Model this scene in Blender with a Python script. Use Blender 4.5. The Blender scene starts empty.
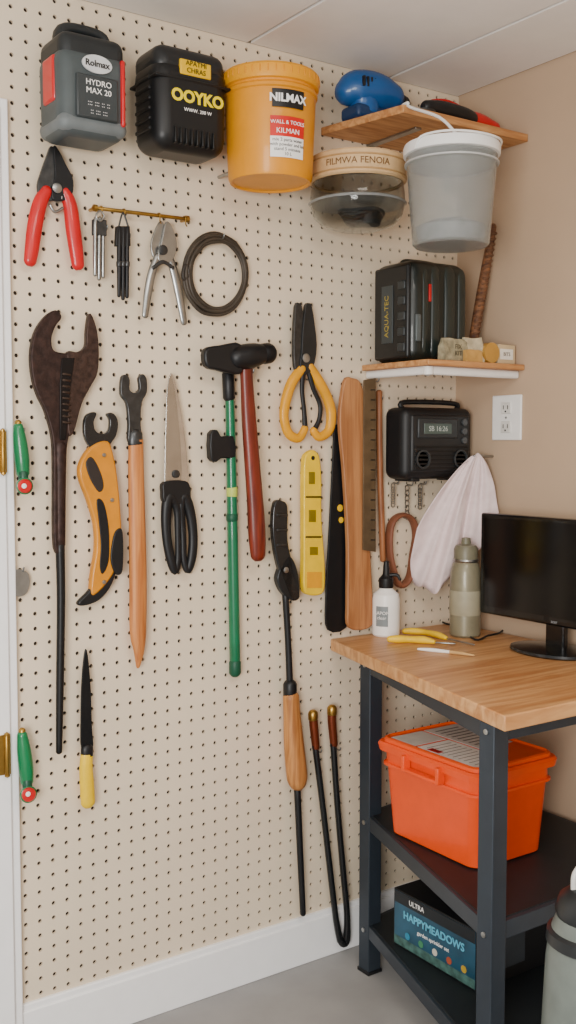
import bpy, bmesh, math, random
from mathutils import Vector, Matrix, noise
random.seed(4)
pi=math.pi
# ------------------------------------------------------------------ camera
CAM=Vector((-2.158,-2.256,1.409)); A=math.radians(34.7); P=math.radians(3.75); F=1050.0
R_=Vector((math.cos(A),-math.sin(A),0))
F_=Vector((math.sin(A)*math.cos(P),math.cos(A)*math.cos(P),-math.sin(P)))
U_=Vector((math.sin(A)*math.sin(P),math.cos(A)*math.sin(P),math.cos(P)))
cd=bpy.data.cameras.new('camera'); cam=bpy.data.objects.new('camera',cd)
bpy.context.scene.collection.objects.link(cam)
cd.sensor_fit='VERTICAL'; cd.sensor_height=24; cd.lens=24*F/1024
cam.location=CAM; cam.rotation_euler=F_.to_track_quat('-Z','Y').to_euler()
bpy.context.scene.camera=cam
def ray(px,py): return F_*F+R_*(px-288)+U_*(512-py)
def W(px,py,d=0.0):            # measured point on a plane d metres in front of the pegboard
    r=ray(px,py); return CAM+r*((-d-CAM.y)/r.y)
def T(px,py,z):                # measured point on a horizontal surface
    r=ray(px,py); return CAM+r*((z-CAM.z)/r.z)
def RW(px,py,d=0.0):           # measured point on the right wall
    r=ray(px,py); return CAM+r*((-d-CAM.x)/r.x)
def PL(px,py,p0,n):
    r=ray(px,py); return CAM+r*((p0-CAM).dot(n)/r.dot(n))
def SC(p): return (p-CAM).dot(F_)/F   # metres per photo pixel at p
# ------------------------------------------------------------------ materials
def lin(h):
    h=h.lstrip('#'); c=[int(h[i:i+2],16)/255 for i in (0,2,4)]
    return [x/12.92 if x<=.04045 else ((x+.055)/1.055)**2.4 for x in c]
MC={}
def M(h,rough=.5,metal=0,var=.1,scale=25,bump=0.0,trans=0,ior=1.45,emit=0,coat=0,name=None,alpha=1):
    k=(h,rough,metal,var,scale,bump,trans,emit,coat,alpha,ior)
    if k in MC: return MC[k]
    m=bpy.data.materials.new(name or 'mat_'+h.strip('#')); m.use_nodes=True
    nt=m.node_tree; b=nt.nodes['Principled BSDF']; c=lin(h)
    tc=nt.nodes.new('ShaderNodeTexCoord'); n=nt.nodes.new('ShaderNodeTexNoise')
    n.inputs['Scale'].default_value=scale; n.inputs['Detail'].default_value=5
    nt.links.new(tc.outputs['Object'],n.inputs['Vector'])
    r=nt.nodes.new('ShaderNodeValToRGB'); r.color_ramp.elements[0].position=.3; r.color_ramp.elements[1].position=.7
    r.color_ramp.elements[0].color=[x*(1-var) for x in c]+[1]; r.color_ramp.elements[1].color=[min(1,x*(1+var)) for x in c]+[1]
    nt.links.new(n.outputs['Fac'],r.inputs['Fac']); nt.links.new(r.outputs['Color'],b.inputs['Base Color'])
    b.inputs['Roughness'].default_value=rough; b.inputs['Metallic'].default_value=metal
    b.inputs['Transmission Weight'].default_value=trans; b.inputs['IOR'].default_value=ior
    b.inputs['Coat Weight'].default_value=coat; b.inputs['Alpha'].default_value=alpha
    if bump:
        bp=nt.nodes.new('ShaderNodeBump'); bp.inputs['Strength'].default_value=bump; bp.inputs['Distance'].default_value=.004
        nt.links.new(n.outputs['Fac'],bp.inputs['Height']); nt.links.new(bp.outputs['Normal'],b.inputs['Normal'])
    MC[k]=m; return m
def wood(h1,h2,sc=(60,60,3),rough=.5,dist=2.0):
    k=('w',h1,h2,sc,rough)
    if k in MC: return MC[k]
    m=bpy.data.materials.new('wood_'+h1.strip('#')); m.use_nodes=True; nt=m.node_tree; b=nt.nodes['Principled BSDF']
    tc=nt.nodes.new('ShaderNodeTexCoord'); mp=nt.nodes.new('ShaderNodeMapping'); mp.inputs['Scale'].default_value=sc
    n=nt.nodes.new('ShaderNodeTexNoise'); n.inputs['Scale'].default_value=1; n.inputs['Detail'].default_value=6; n.inputs['Distortion'].default_value=dist*.3
    nt.links.new(tc.outputs['Object'],mp.inputs['Vector']); nt.links.new(mp.outputs['Vector'],n.inputs['Vector'])
    r=nt.nodes.new('ShaderNodeValToRGB'); r.color_ramp.elements[0].position=.35; r.color_ramp.elements[1].position=.65
    r.color_ramp.elements[0].color=lin(h1)+[1]; r.color_ramp.elements[1].color=lin(h2)+[1]
    nt.links.new(n.outputs['Fac'],r.inputs['Fac']); nt.links.new(r.outputs['Color'],b.inputs['Base Color'])
    bp=nt.nodes.new('ShaderNodeBump'); bp.inputs['Strength'].default_value=.15; bp.inputs['Distance'].default_value=.002
    nt.links.new(n.outputs['Fac'],bp.inputs['Height']); nt.links.new(bp.outputs['Normal'],b.inputs['Normal'])
    b.inputs['Roughness'].default_value=rough; MC[k]=m; return m
# ------------------------------------------------------------------ grouping
CUR=None
class G:
    def __init__(s,name): s.name=name
    def __enter__(s):
        global CUR; s.parts=[]; CUR=s; return s
    def __exit__(s,*a):
        global CUR; CUR=None
        if a[0]: return False
        e=bpy.data.objects.new(s.name,None); e.empty_display_size=.05
        bpy.context.scene.collection.objects.link(e)
        lo=Vector((9,9,9)); hi=-lo
        for o in s.parts:
            for c in o.bound_box:
                w=o.matrix_basis@Vector(c)
                lo=Vector(map(min,lo,w)); hi=Vector(map(max,hi,w))
        c=(lo+hi)/2; e.location=c
        for o in s.parts:
            o.parent=e; o.matrix_parent_inverse=Matrix.Translation(-c)
def add(name,verts,faces,mat,bevel=0,seg=2,smooth=True,ang=35):
    me=bpy.data.meshes.new(name); me.from_pydata([tuple(v) for v in verts],[],faces)
    bm=bmesh.new(); bm.from_mesh(me); bmesh.ops.recalc_face_normals(bm,faces=bm.faces); bm.to_mesh(me); bm.free()
    if smooth:
        me.polygons.foreach_set('use_smooth',[True]*len(me.polygons)); me.set_sharp_from_angle(angle=math.radians(ang))
    me.materials.append(mat); o=bpy.data.objects.new(name,me); bpy.context.scene.collection.objects.link(o)
    if bevel:
        b=o.modifiers.new('bev','BEVEL'); b.width=bevel; b.segments=seg; b.limit_method='ANGLE'; b.angle_limit=math.radians(40)
    if CUR: CUR.parts.append(o)
    return o
def box(name,lo,hi,mat,bevel=.002,seg=2,rot=0,taper=0,rx=0):
    lo=Vector(lo);hi=Vector(hi);c=(lo+hi)/2;h=(hi-lo)/2
    vs=[]
    for sz in(-1,1):
        for sx,sy in((-1,-1),(1,-1),(1,1),(-1,1)):
            k=1-taper if sz<0 else 1
            v=Vector((sx*h.x*k,sy*h.y*k,sz*h.z))
            if rx: v=Matrix.Rotation(rx,3,'Y')@v
            if rot: v=Matrix.Rotation(rot,3,'Z')@v
            vs.append(c+v)
    return add(name,vs,[(0,1,2,3),(4,5,6,7),(0,1,5,4),(1,2,6,5),(2,3,7,6),(3,0,4,7)],mat,bevel=min(bevel,min(h)*.95),seg=seg)
def crumple(name,c,size,mat,amt=.006,rot=0,seed=0,pinch=.5):
    bm=bmesh.new(); bmesh.ops.create_cube(bm,size=1); bmesh.ops.subdivide_edges(bm,edges=bm.edges[:],cuts=7,use_grid_fill=True)
    for v in bm.verts:
        p=v.co.copy(); t=p.z+.5
        p.y*=(1-pinch*t*t)
        q=Vector((p.x*size[0],p.y*size[1],(p.z+.5)*size[2]))
        nv=noise.noise_vector(q*40+Vector((seed*7.3,seed,0)))*amt+noise.noise_vector(q*120+Vector((seed,3,1)))*amt*.5
        if t<.02: nv.z=0
        q+=nv; q.z=max(q.z,0); q=Matrix.Rotation(rot,3,'Z')@q; v.co=Vector(c)+q
    vs=[v.co.copy() for v in bm.verts]; fs=[[v.index for v in f.verts] for f in bm.faces]; bm.free()
    return add(name,vs,fs,mat,ang=18)
def prism(name,xy,z0,z1,mat,bevel=.002):
    n=len(xy); vs=[(x,y,z0) for x,y in xy]+[(x,y,z1) for x,y in xy]
    return add(name,vs,[list(range(n)),list(range(n,2*n))]+[(i,(i+1)%n,(i+1)%n+n,i+n) for i in range(n)],mat,bevel=bevel)
def cr(pts,closed,sub):
    n=len(pts); out=[]; pts=[Vector(p) for p in pts]
    rng=range(n) if closed else range(n-1)
    for i in rng:
        if closed: a,b,c,d=pts[i-1],pts[i],pts[(i+1)%n],pts[(i+2)%n]
        else: a,b,c,d=pts[max(i-1,0)],pts[i],pts[i+1],pts[min(i+2,n-1)]
        for k in range(sub):
            t=k/sub
            out.append(.5*((2*b)+(c-a)*t+(2*a-5*b+4*c-d)*t*t+(3*b-a-3*c+d)*t**3))
    if not closed: out.append(pts[-1])
    return out
def slab(name,pts,d,t,mat,bevel=.0015,sub=4):
    """flat forged/moulded part hanging parallel to the pegboard"""
    if sub>1: pts=[(p.x,p.y) for p in cr([(a,b) for a,b in pts],True,sub)]
    fr=[W(a,b,d+t) for a,b in pts]; n=len(fr)
    vs=fr+[Vector((v.x,-d,v.z)) for v in fr]
    return add(name,vs,[list(range(n)),list(range(n,2*n))]+[(i,(i+1)%n,(i+1)%n+n,i+n) for i in range(n)],mat,bevel=bevel,ang=50)
def tube3(name,pts,rad,mat,ref=Vector((0,1,0)),squish=1,closed=False,sub=5,seg=14):
    q=[(p[0],p[1],p[2],r) for p,r in zip(pts,rad)]
    q=cr([Vector(x) for x in q],closed,sub) if sub>1 else [Vector(x) for x in q]
    n=len(q); vs=[];fs=[]
    C=[Vector(v[:3]) for v in q]; RR=[max(v[3],1e-4) for v in q]
    for i in range(n):
        if closed: t=C[(i+1)%n]-C[i-1]
        else: t=C[min(i+1,n-1)]-C[max(i-1,0)]
        t.normalize(); b=t.cross(ref)
        if b.length<1e-3: b=t.cross(Vector((1,0,.01)))
        b.normalize(); nn=b.cross(t).normalized()
        for k in range(seg):
            a=2*pi*k/seg; vs.append(C[i]+b*math.cos(a)*RR[i]+nn*math.sin(a)*RR[i]*squish)
    for i in range(n if closed else n-1):
        for k in range(seg):
            j=(i+1)%n; l=(k+1)%seg
            fs.append((i*seg+k,i*seg+l,j*seg+l,j*seg+k))
    if not closed:
        for e,i in((0,0),(1,n-1)):
            t=(C[1]-C[0]) if e==0 else (C[-1]-C[-2]); t.normalize(); s=-1 if e==0 else 1
            prev=i*seg
            for f,off in((.8,.45),(.45,.8)):
                base=len(vs)
                for k in range(seg):
                    vs.append(C[i]+(vs[i*seg+k]-C[i])*f+t*s*RR[i]*off*.8)
                for k in range(seg): fs.append((prev+k,prev+(k+1)%seg,base+(k+1)%seg,base+k))
                prev=base
            fs.append([prev+k for k in range(seg)])
    return add(name,vs,fs,mat,ang=60)
def tube(name,pts,d,mat,squish=1,closed=False,sub=5,seg=14):
    ps=[];rs=[]
    for p in pts:
        w=W(p[0],p[1],p[3] if len(p)>3 else d); ps.append(w); rs.append(p[2]*SC(w))
    return tube3(name,ps,rs,mat,squish=squish,closed=closed,sub=sub,seg=seg)
def lathe(name,prof,c,mat,seg=48,axis='Z',sharp=35):
    vs=[];fs=[];c=Vector(c)
    for r,z in prof:
        for k in range(seg):
            a=2*pi*k/seg; x,y=r*math.cos(a),r*math.sin(a)
            v={'Z':(x,y,z),'Y':(x,z,y),'X':(z,x,y)}[axis]; vs.append(c+Vector(v))
    n=len(prof)
    for i in range(n-1):
        for k in range(seg):
            l=(k+1)%seg; fs.append((i*seg+k,i*seg+l,(i+1)*seg+l,(i+1)*seg+k))
    if prof[0][0]>1e-5: fs.append(list(range(seg)))
    if prof[-1][0]>1e-5: fs.append([(n-1)*seg+k for k in range(seg)])
    o=add(name,vs,fs,mat,ang=sharp)
    bm=bmesh.new(); bm.from_mesh(o.data); bmesh.ops.remove_doubles(bm,verts=bm.verts,dist=1e-6); bmesh.ops.recalc_face_normals(bm,faces=bm.faces); bm.to_mesh(o.data); bm.free()
    return o
def patch(name,c,r,z0,z1,a0,a1,mat,t=.0012,n=20,r1=None):
    r1=r1 or r; c=Vector(c);vs=[]
    for i in range(n+1):
        a=a0+(a1-a0)*i/n
        for rr,z in((r,z0),(r1,z1),(r1+t,z1),(r+t,z0)): vs.append(c+Vector((rr*math.cos(a),rr*math.sin(a),z)))
    fs=[(0,1,2,3),tuple(4*n+k for k in range(4))]
    for i in range(n):
        for k in range(4): fs.append((4*i+k,4*i+(k+1)%4,4*i+4+(k+1)%4,4*i+4+k))
    return add(name,vs,fs,mat)
def textmesh(s,size,ext=.0004,bold=0.0):
    cu=bpy.data.curves.new('t','FONT'); cu.body=s; cu.size=size; cu.extrude=ext; cu.offset=bold; cu.align_x='CENTER'; cu.align_y='CENTER'; cu.resolution_u=3
    o=bpy.data.objects.new('t',cu); bpy.context.scene.collection.objects.link(o)
    dg=bpy.context.evaluated_depsgraph_get(); dg.update(); me=bpy.data.meshes.new_from_object(o.evaluated_get(dg))
    vs=[v.co.copy() for v in me.vertices]; fs=[list(p.vertices) for p in me.polygons]
    bpy.data.objects.remove(o); return vs,fs
def text(s,loc,size,mat,face='-y',bold=0,sx=1,rot=0):
    vs,fs=textmesh(s,size,bold=bold); loc=Vector(loc)
    out=[]
    for v in vs:
        v=Matrix.Rotation(rot,3,'Z')@Vector((v.x*sx,v.y,v.z))
        x,y,z=v
        out.append(loc+{'-y':Vector((x,-z,y)),'-x':Vector((-z,-x,y)),'z':Vector((x,y,z))}[face])
    return add('lettering',out,fs,mat,smooth=False)
def text_cyl(s,c,r,a,z,size,mat,bold=0,slope=0,sx=1):
    vs,fs=textmesh(s,size,bold=bold);c=Vector(c);out=[]
    for v in vs:
        rr=r+.0015+v.z+slope*v.y; an=a+v.x*sx/r
        out.append(c+Vector((rr*math.cos(an),rr*math.sin(an),z+v.y)))
    return add('lettering',out,fs,mat,smooth=False)
def hook(px,py,d=.03,w=6):
    p=W(px,py,0); m=M('#8b8d8c',.35,.9)
    tube3('peg_hook',[Vector((p.x,-.0010,p.z+.001)),Vector((p.x,-d*.5,p.z)),Vector((p.x,-d,p.z)),Vector((p.x,-d-.004,p.z+.008))],[.002]*4,m,ref=Vector((1,0,0)),sub=4,seg=8)
def bolt(name,px,py,r,d,mat,t=.003):
    w=W(px,py,d); R=r*SC(w)
    lathe(name,[(R,0),(R,-t*.7),(R*.8,-t),(0,-t)],w,mat,seg=24,axis='Y')
def rodp(name,a,b,r,mat,seg=12):
    a=Vector(a);b=Vector(b); d=(b-a).normalized(); ref=Vector((0,1,0)) if abs(d.y)<.9 else Vector((1,0,0))
    return tube3(name,[a,b],[r,r],mat,ref=ref,sub=1,seg=seg)
# palette
BLK=M('#101114',.45); BLKG=M('#17191b',.25,coat=.3); STEEL=M('#a3a4a2',.3,.95,var=.2); DSTEEL=M('#4a4b4c',.38,.85,var=.25,scale=60)
RED=M('#c40a14',.35,coat=.2); YEL=M('#e6b800',.4,coat=.1); YEL2=M('#e09c00',.4,coat=.1); WHITE=M('#f6f5f2',.45,var=.03)
GRN=M('#067242',.35,coat=.3); BRASS=M('#a8843f',.35,.9,var=.2)
WOOD=wood('#a9602a','#cf8849',(90,90,5))
# ------------------------------------------------------------------ room shell
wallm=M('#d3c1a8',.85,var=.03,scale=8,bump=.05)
floorm=M('#9b9a99',.6,var=.12,scale=5,bump=.05)
ceilm=M('#f3efea',.8,var=.02,scale=14)
H=2.40
box('wall_back',(-3.6,.012,0),(.12,.12,H+.06),wallm,0)
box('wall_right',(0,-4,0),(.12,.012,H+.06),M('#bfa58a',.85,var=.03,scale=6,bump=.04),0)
box('floor',(-3.6,-4,-.08),(.12,.12,0),floorm,0)
with G('ceiling'):
    box('ceiling_slab',(-3.6,-4,H+.012),(.12,.12,H+.06),M('#6f6d6a',.9),0)
    for i in range(8):
        x1=-.266-.448*(i-1); x0=x1-.448
        x1=min(x1,0)
        for j in range(5):
            y1=-.9*j ; y0=max(y1-.9,-4)
            box('ceiling_tile',(x0+.005,y0+.0008,H),(x1-.005,y1-.0008,H+.012),ceilm,.0015)
# pegboard with real drilled holes
def pegboard():
    s=.0335; x1=0.0; x0=-s*49; z0=.125; nz=int((H-z0)/s); r=.0050; dep=.006
    s_z=(H-z0)/nz; nx=49; vs=[];fs=[]
    idx={}
    def v(p):
        k=(round(p[0],5),round(p[1],5),round(p[2],5))
        if k not in idx: idx[k]=len(vs); vs.append(p)
        return idx[k]
    dirs=[(-1,-1),(0,-1),(1,-1),(1,0),(1,1),(0,1),(-1,1),(-1,0)]
    for i in range(nx):
        for j in range(nz):
            cx=x0+(i+.5)*s; cz=z0+(j+.5)*s_z
            o=[v((cx+a*s/2,0,cz+b*s_z/2)) for a,b in dirs]
            inn=[];bk=[]
            for a,b in dirs:
                l=math.hypot(a,b); p=(cx+a/l*r,cz+b/l*r); inn.append(v((p[0],0,p[1]))); bk.append(v((p[0],dep,p[1])))
            for k in range(8):
                l=(k+1)%8
                fs.append((o[k],o[l],inn[l],inn[k])); fs.append((inn[k],inn[l],bk[l],bk[k]))
    me=bpy.data.meshes.new('board'); me.from_pydata(vs,[],fs); me.materials.append(M('#e7d6bc',.5,var=.04,scale=4,coat=.1))
    o=bpy.data.objects.new('board',me); bpy.context.scene.collection.objects.link(o); CUR.parts.append(o)
    box('hole_shade_sheet',(x0,.006,z0),(0,.011,H),M('#2c221a',.9),0)  # added dark brown sheet, its colour stands in for shade inside the holes
with G('pegboard'): pegboard()
bb=M('#fafafa',.4,var=.02)
with G('baseboard_back'):
    box('board',(-1.36,-.014,0),(0,.011,.115),bb,.003); box('cap',(-1.36,-.009,.112),(0,.011,.13),bb,.004)
with G('baseboard_right'):
    box('board',(-.014,-4,0),(0,-.015,.115),bb,.003); box('cap',(-.009,-4,.112),(0,-.015,.13),bb,.004)
xe=W(15,512,.02).x; ztop=W(4,98,.02).z
wt=M('#fafafa',.35,var=.02)
with G('trim_door'):
    box('jamb',(xe-.075,-.02,0),(xe,-.001,ztop),wt,.003)
    box('jamb_bead',(xe-.085,-.028,0),(xe-.02,-.019,ztop-.02),wt,.004)
    box('head_casing',(xe-1.0,-.02,ztop-.075),(xe-.07,-.001,ztop),wt,.003)
with G('door_1'):
    box('leaf',(xe-.93,-.016,.01),(xe-.088,-.001,ztop-.08),wt,.003)
    for a,b in((.15,.9),(1.0,1.85)): box('panel',(xe-.8,-.02,a),(xe-.2,-.015,b),wt,.006)
    for (hx,hy) in((3,452),(7,755)):
        p=W(hx,hy,.034); box('hinge_leaf',(p.x-.02,-.031,p.z-.045),(p.x+.01,-.028,p.z+.045),BRASS,.001)
        rodp('hinge_knuckle',(p.x,-.034,p.z-.042),(p.x,-.034,p.z+.042),.005,BRASS)
        for k in(-1,1): lathe('hinge_finial',[(0,-.006),(.006,-.002),(.006,.002),(0,.006)],(p.x,-.034,p.z+k*.046),BRASS,seg=14)
# ------------------------------------------------------------------ top row
with G('tool_canister'):
    g=M('#454d4f',.5); dg=M('#1f2325',.5)
    xl,xr,yb,yf,zb,zt=-1.278,-1.117,-.02,-.155,2.058,2.238
    box('body',(xl,yf,zb),(xr,yb,zt),g,.028,5,taper=.04)
    box('base_band',(xl+.002,yf+.001,zb+.006),(xr-.002,yb,zb+.048),M('#666d6f',.5),.022,4)
    box('upper_shell',(xl+.006,yf+.006,zt-.03),(xr-.006,yb,zt+.034),dg,.022,4)
    tube3('handle',[Vector((xl+.03,-.085,zt+.015)),Vector((xl+.035,-.085,zt+.050)),Vector((xl+.08,-.085,zt+.057)),Vector((xr-.035,-.085,zt+.050)),Vector((xr-.03,-.085,zt+.015))],[.014]*5,dg,squish=1.6)
    box('side_grip_red',(xl-.003,-.125,zb+.07),(xl+.01,-.065,zb+.165),RED,.006)
    box('front_stripe',(xr-.022,yf-.003,zb+.03),(xr-.012,yf+.01,zb+.17),RED,.004)
    box('front_panel',(xl+.035,yf-.005,zb+.035),(xr-.03,yf+.01,zb+.125),M('#33393b',.45),.004)
    o=lathe('badge',[(.034,0),(.034,-.004),(0,-.004)],(0,0,0),M('#d0d2d3',.4),seg=32,axis='Y')
    for v in o.data.vertices: v.co=Vector((v.co.x+xl+.082,v.co.y+yf-.002,v.co.z*.55+zb+.148))
    text('Rolmax',(xl+.082,yf-.0065,zb+.148),.018,M('#222222',.5),bold=.0005)
    text('HYDRO\nMAX 20',(xl+.085,yf-.0055,zb+.1),.017,WHITE)
    text('::: ::: :: ::\n:: ::: :::',(xl+.085,yf-.0055,zb+.058),.017,M('#c8c8c8',.5))
    for x in(xl+.04,xr-.04): rodp('bracket',(x,-.002,zb+.05),(x,-.03,zb+.05),.004,STEEL)
with G('battery_charger'):
    k=M('#111214',.42); xl,xr,yb,yf,zb,zt=-1.052,-.860,-.02,-.15,2.066,2.266
    box('body',(xl,yf,zb),(xr,yb,zt),k,.035,5,taper=.03)
    box('lid',(xl+.004,yf+.004,zt-.04),(xr-.004,yb,zt+.030),M('#1b1d1f',.4),.03,5)
    box('seam',(xl-.001,yf-.001,zt-.05),(xr+.001,yb,zt-.043),M('#0b0b0c',.5),.003)
    for i in range(8):
        x=xl+.045+i*.014; box('vent_rib',(x,yf-.003,zb+.012),(x+.006,yf+.012,zb+.048),M('#050505',.5),.002)
    for i in range(6): 
        z=zb+.04+i*.022; box('side_rib',(xl-.003,-.12,z),(xl+.01,-.05,z+.009),M('#0c0d0f',.5),.003)
    box('label_upper',(xl+.06,yf-.002,zt-.036),(xl+.14,yf+.01,zt-.002),YEL,.003)
    text('APATMI\nCHRAS',(xl+.10,yf-.0035,zt-.018),.0155,M('#333311',.5))
    text('OOYKO',(xl+.105,yf-.001,zb+.116),.036,M('#f5dc00',.4),bold=.0016)
    text('WWW. 200 W',(xl+.105,yf-.001,zb+.088),.011,WHITE)
    for x in(xl+.04,xr-.04): rodp('bracket',(x,-.002,zb+.06),(x,-.03,zb+.06),.004,STEEL)
with G('plastic_bucket'):
    o=M('#dc9000',.45,var=.04,coat=.1); c=Vector((-.744,-.14,0)); zb,zt=2.025,2.272
    lathe('shell',[(0,zb+.004),(.088,zb+.004),(.091,zb),(.096,zb),(.100,zb+.01),(.108,zt-.055),(.112,zt-.052),(.112,zt-.045),(.108,zt-.04),(.109,zt-.03)],c,o)
    lathe('screw_lid',[(.110,zt-.036),(.115,zt-.034),(.117,zt-.026),(.117,zt-.006),(.112,zt),(.104,zt),(.10,zt-.006),(0,zt-.006)],c,M('#e29a00',.45,var=.03))
    for i in range(40):
        a=2*pi*i/40; q=c+Vector((.1165*math.cos(a),.1165*math.sin(a),0)); box('lid_rib',(q.x-.0015,q.y-.0015,zt-.024),(q.x+.0015,q.y+.0015,zt-.008),o,.001,rot=a)
    am=math.radians(-101)
    patch('label_white',c,.1035,zb+.036,zb+.126,am-.40,am+.40,WHITE,r1=.1075,t=.0012)
    patch('label_red',c,.1058,zb+.082,zb+.127,am-.40,am+.40,M('#d11508',.4),r1=.1079,t=.0014)
    patch('label_plate',c,.1095,zb+.146,zb+.186,am-.36,am+.36,M('#141414',.4),r1=.112,t=.001)
    text_cyl('NILMAX',c,.1105,am,zb+.166,.025,WHITE,bold=.0008,slope=.05)
    text_cyl('WALL & TOOLS',c,.1075,am,zb+.113,.012,WHITE,slope=.05)
    text_cyl('KILMAN',c,.1065,am,zb+.094,.016,WHITE,slope=.05)
    text_cyl('mix 2 parts water\nwith powder and let\nstand 5 minutes\n10 L',c,.1045,am,zb+.059,.0103,M('#333333',.5),slope=.05)
    for x in(-.06,.06): rodp('bracket',(c.x+x,-.002,2.06),(c.x+x,-.062,2.06),.004,STEEL)
# ------------------------------------------------------------------ shelves
woodS=wood('#ad7443','#d09c66',(8,70,70),.5)
ZU=2.212; ZL=1.606
with G('wall_shelf'):
    prism('board',[(-.492,-.001),(-.44,-.268),(-.002,-.268),(-.002,-.001)],ZU,ZU+.02,woodS,.002)
    for x in(-.33,-.05):
        box('bracket_arm',(x-.01,-.2,ZU-.006),(x+.01,-.001,ZU),STEEL,.001); box('bracket_leg',(x-.01,-.006,ZU-.09),(x+.01,-.001,ZU),STEEL,.001)
with G('wall_shelf'):
    prism('board',[(-.352,-.001),(-.352,-.268),(-.002,-.268),(-.002,-.001)],ZL,ZL+.015,woodS,.002)
    wm=M('#f0efec',.35,var=.02)
    box('rail_side',(-.34,-.25,ZL-.022),(-.322,-.001,ZL),wm,.006,3); box('rail_front',(-.325,-.25,ZL-.022),(-.002,-.232,ZL),wm,.006,3)
    lathe('rail_cap',[(0,-.026),(.014,-.022),(.014,-.002),(0,0)],(-.327,-.24,ZL),wm,seg=24)
with G('power_drill'):
    b=M('#0a4e8c',.4,coat=.2); z=ZU+.0202
    box('battery_pack',(-.475,-.135,z),(-.375,-.06,z+.035),M('#15335a',.45),.01,3)
    tube3('motor_body',[Vector((-.478,-.085,z+.068)),Vector((-.45,-.09,z+.078)),Vector((-.39,-.10,z+.080)),Vector((-.335,-.11,z+.073))],[.034,.049,.050,.034],b,ref=Vector((0,0,1)))
    tube3('grip',[Vector((-.43,-.095,z+.06)),Vector((-.425,-.097,z+.04)),Vector((-.425,-.098,z+.02))],[.042,.040,.040],b)
    tube3('chuck',[Vector((-.335,-.11,z+.073)),Vector((-.30,-.115,z+.068))],[.022,.014],BLK,ref=Vector((0,0,1)),sub=1)
    tube3('chuck_collar',[Vector((-.345,-.108,z+.074)),Vector((-.335,-.11,z+.073))],[.034,.032],BLK,ref=Vector((0,0,1)),sub=1)
    for i in range(4): box('vent_slot',(-.462+i*.012,-.1425,z+.075),(-.456+i*.012,-.134,z+.1),BLK,.001)
with G('angle_grinder'):
    z=ZU+.0202
    tube3('body',[Vector((-.33,-.225,z+.024)),Vector((-.27,-.22,z+.027)),Vector((-.19,-.215,z+.027)),Vector((-.14,-.21,z+.025))],[.016,.023,.023,.017],BLK,ref=Vector((0,0,1)))
    tube3('red_cover',[Vector((-.16,-.21,z+.026)),Vector((-.12,-.205,z+.026)),Vector((-.06,-.205,z+.020))],[.021,.022,.015],RED,ref=Vector((0,0,1)))
    lathe('guard',[(.03,0),(.035,.004),(.035,.01),(0,.012)],(-.34,-.222,z),DSTEEL,seg=28)
    tube3('cord',[Vector((-.285,-.2,z+.04)),Vector((-.26,-.17,z+.065)),Vector((-.2,-.17,z+.075)),Vector((-.12,-.16,z+.06)),Vector((-.06,-.14,z+.01))],[.004]*5,RED,ref=Vector((0,0,1)),seg=8)
with G('clear_storage_jar'):
    c=Vector((-.484,-.146,0)); zt=2.118
    band=M('#d0ad7e',.6,var=.1,scale=40)
    lathe('lid',[(0,zt-.008),(.11,zt-.008),(.114,zt),(.119,zt),(.122,zt-.004),(.122,zt-.056),(.117,zt-.060),(.111,zt-.060),(.111,zt-.02),(0,zt-.02)],c,band,64)
    lathe('lid_groove',[(.1215,zt-.012),(.1235,zt-.013),(.1235,zt-.016),(.1215,zt-.017)],c,M('#b08a58',.6),64)
    lathe('lid_groove',[(.1215,zt-.046),(.1235,zt-.047),(.1235,zt-.050),(.1215,zt-.051)],c,M('#b08a58',.6),64)
    a=math.atan2(CAM.y-c.y,CAM.x-c.x)
    text_cyl('FILMWA FENOIA',c,.1215,a,zt-.031,.022,M('#6b4a26',.6))
    gl=M('#d6d9d8',.06,trans=1,var=.01,ior=1.3,name='clear_plastic')
    z=zt-.056
    lathe('bowl',[(.114,z),(.119,z-.03),(.120,z-.055),(.112,z-.085),(.092,z-.105),(.06,z-.115),(0,z-.118),(0,z-.1155),(.059,z-.1125),(.0905,z-.1025),(.110,z-.083),(.118,z-.054),(.117,z-.03),(.112,z),(.114,z)],c,gl,64)
    lathe('bowl_ridge',[(.1202,z-.05),(.124,z-.053),(.1202,z-.057)],c,M('#c9cccb',.2,trans=.6),64)
    lathe('dark_reel',[(0,z-.110),(.03,z-.108),(.034,z-.09),(.03,z-.075),(.012,z-.07),(0,z-.07)],c+Vector((.01,-.03,0)),M('#2b2d2f',.4),32)
    for i in range(4):
        r=.040+i*.006
        tube3('cord_coil',[c+Vector((.005+r*math.cos(t),-.01+r*math.sin(t)*.9,z-.1+i*.008+.003*math.sin(3*t))) for t in [k*pi/6 for k in range(12)]],[.004]*12,M('#3a3c3e',.5),ref=Vector((0,0,1)),closed=True,seg=8)
    for x in(-.05,.05): rodp('bracket',(c.x+x,-.002,zt-.03),(c.x+x,-.05,zt-.03),.004,STEEL)
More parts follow.
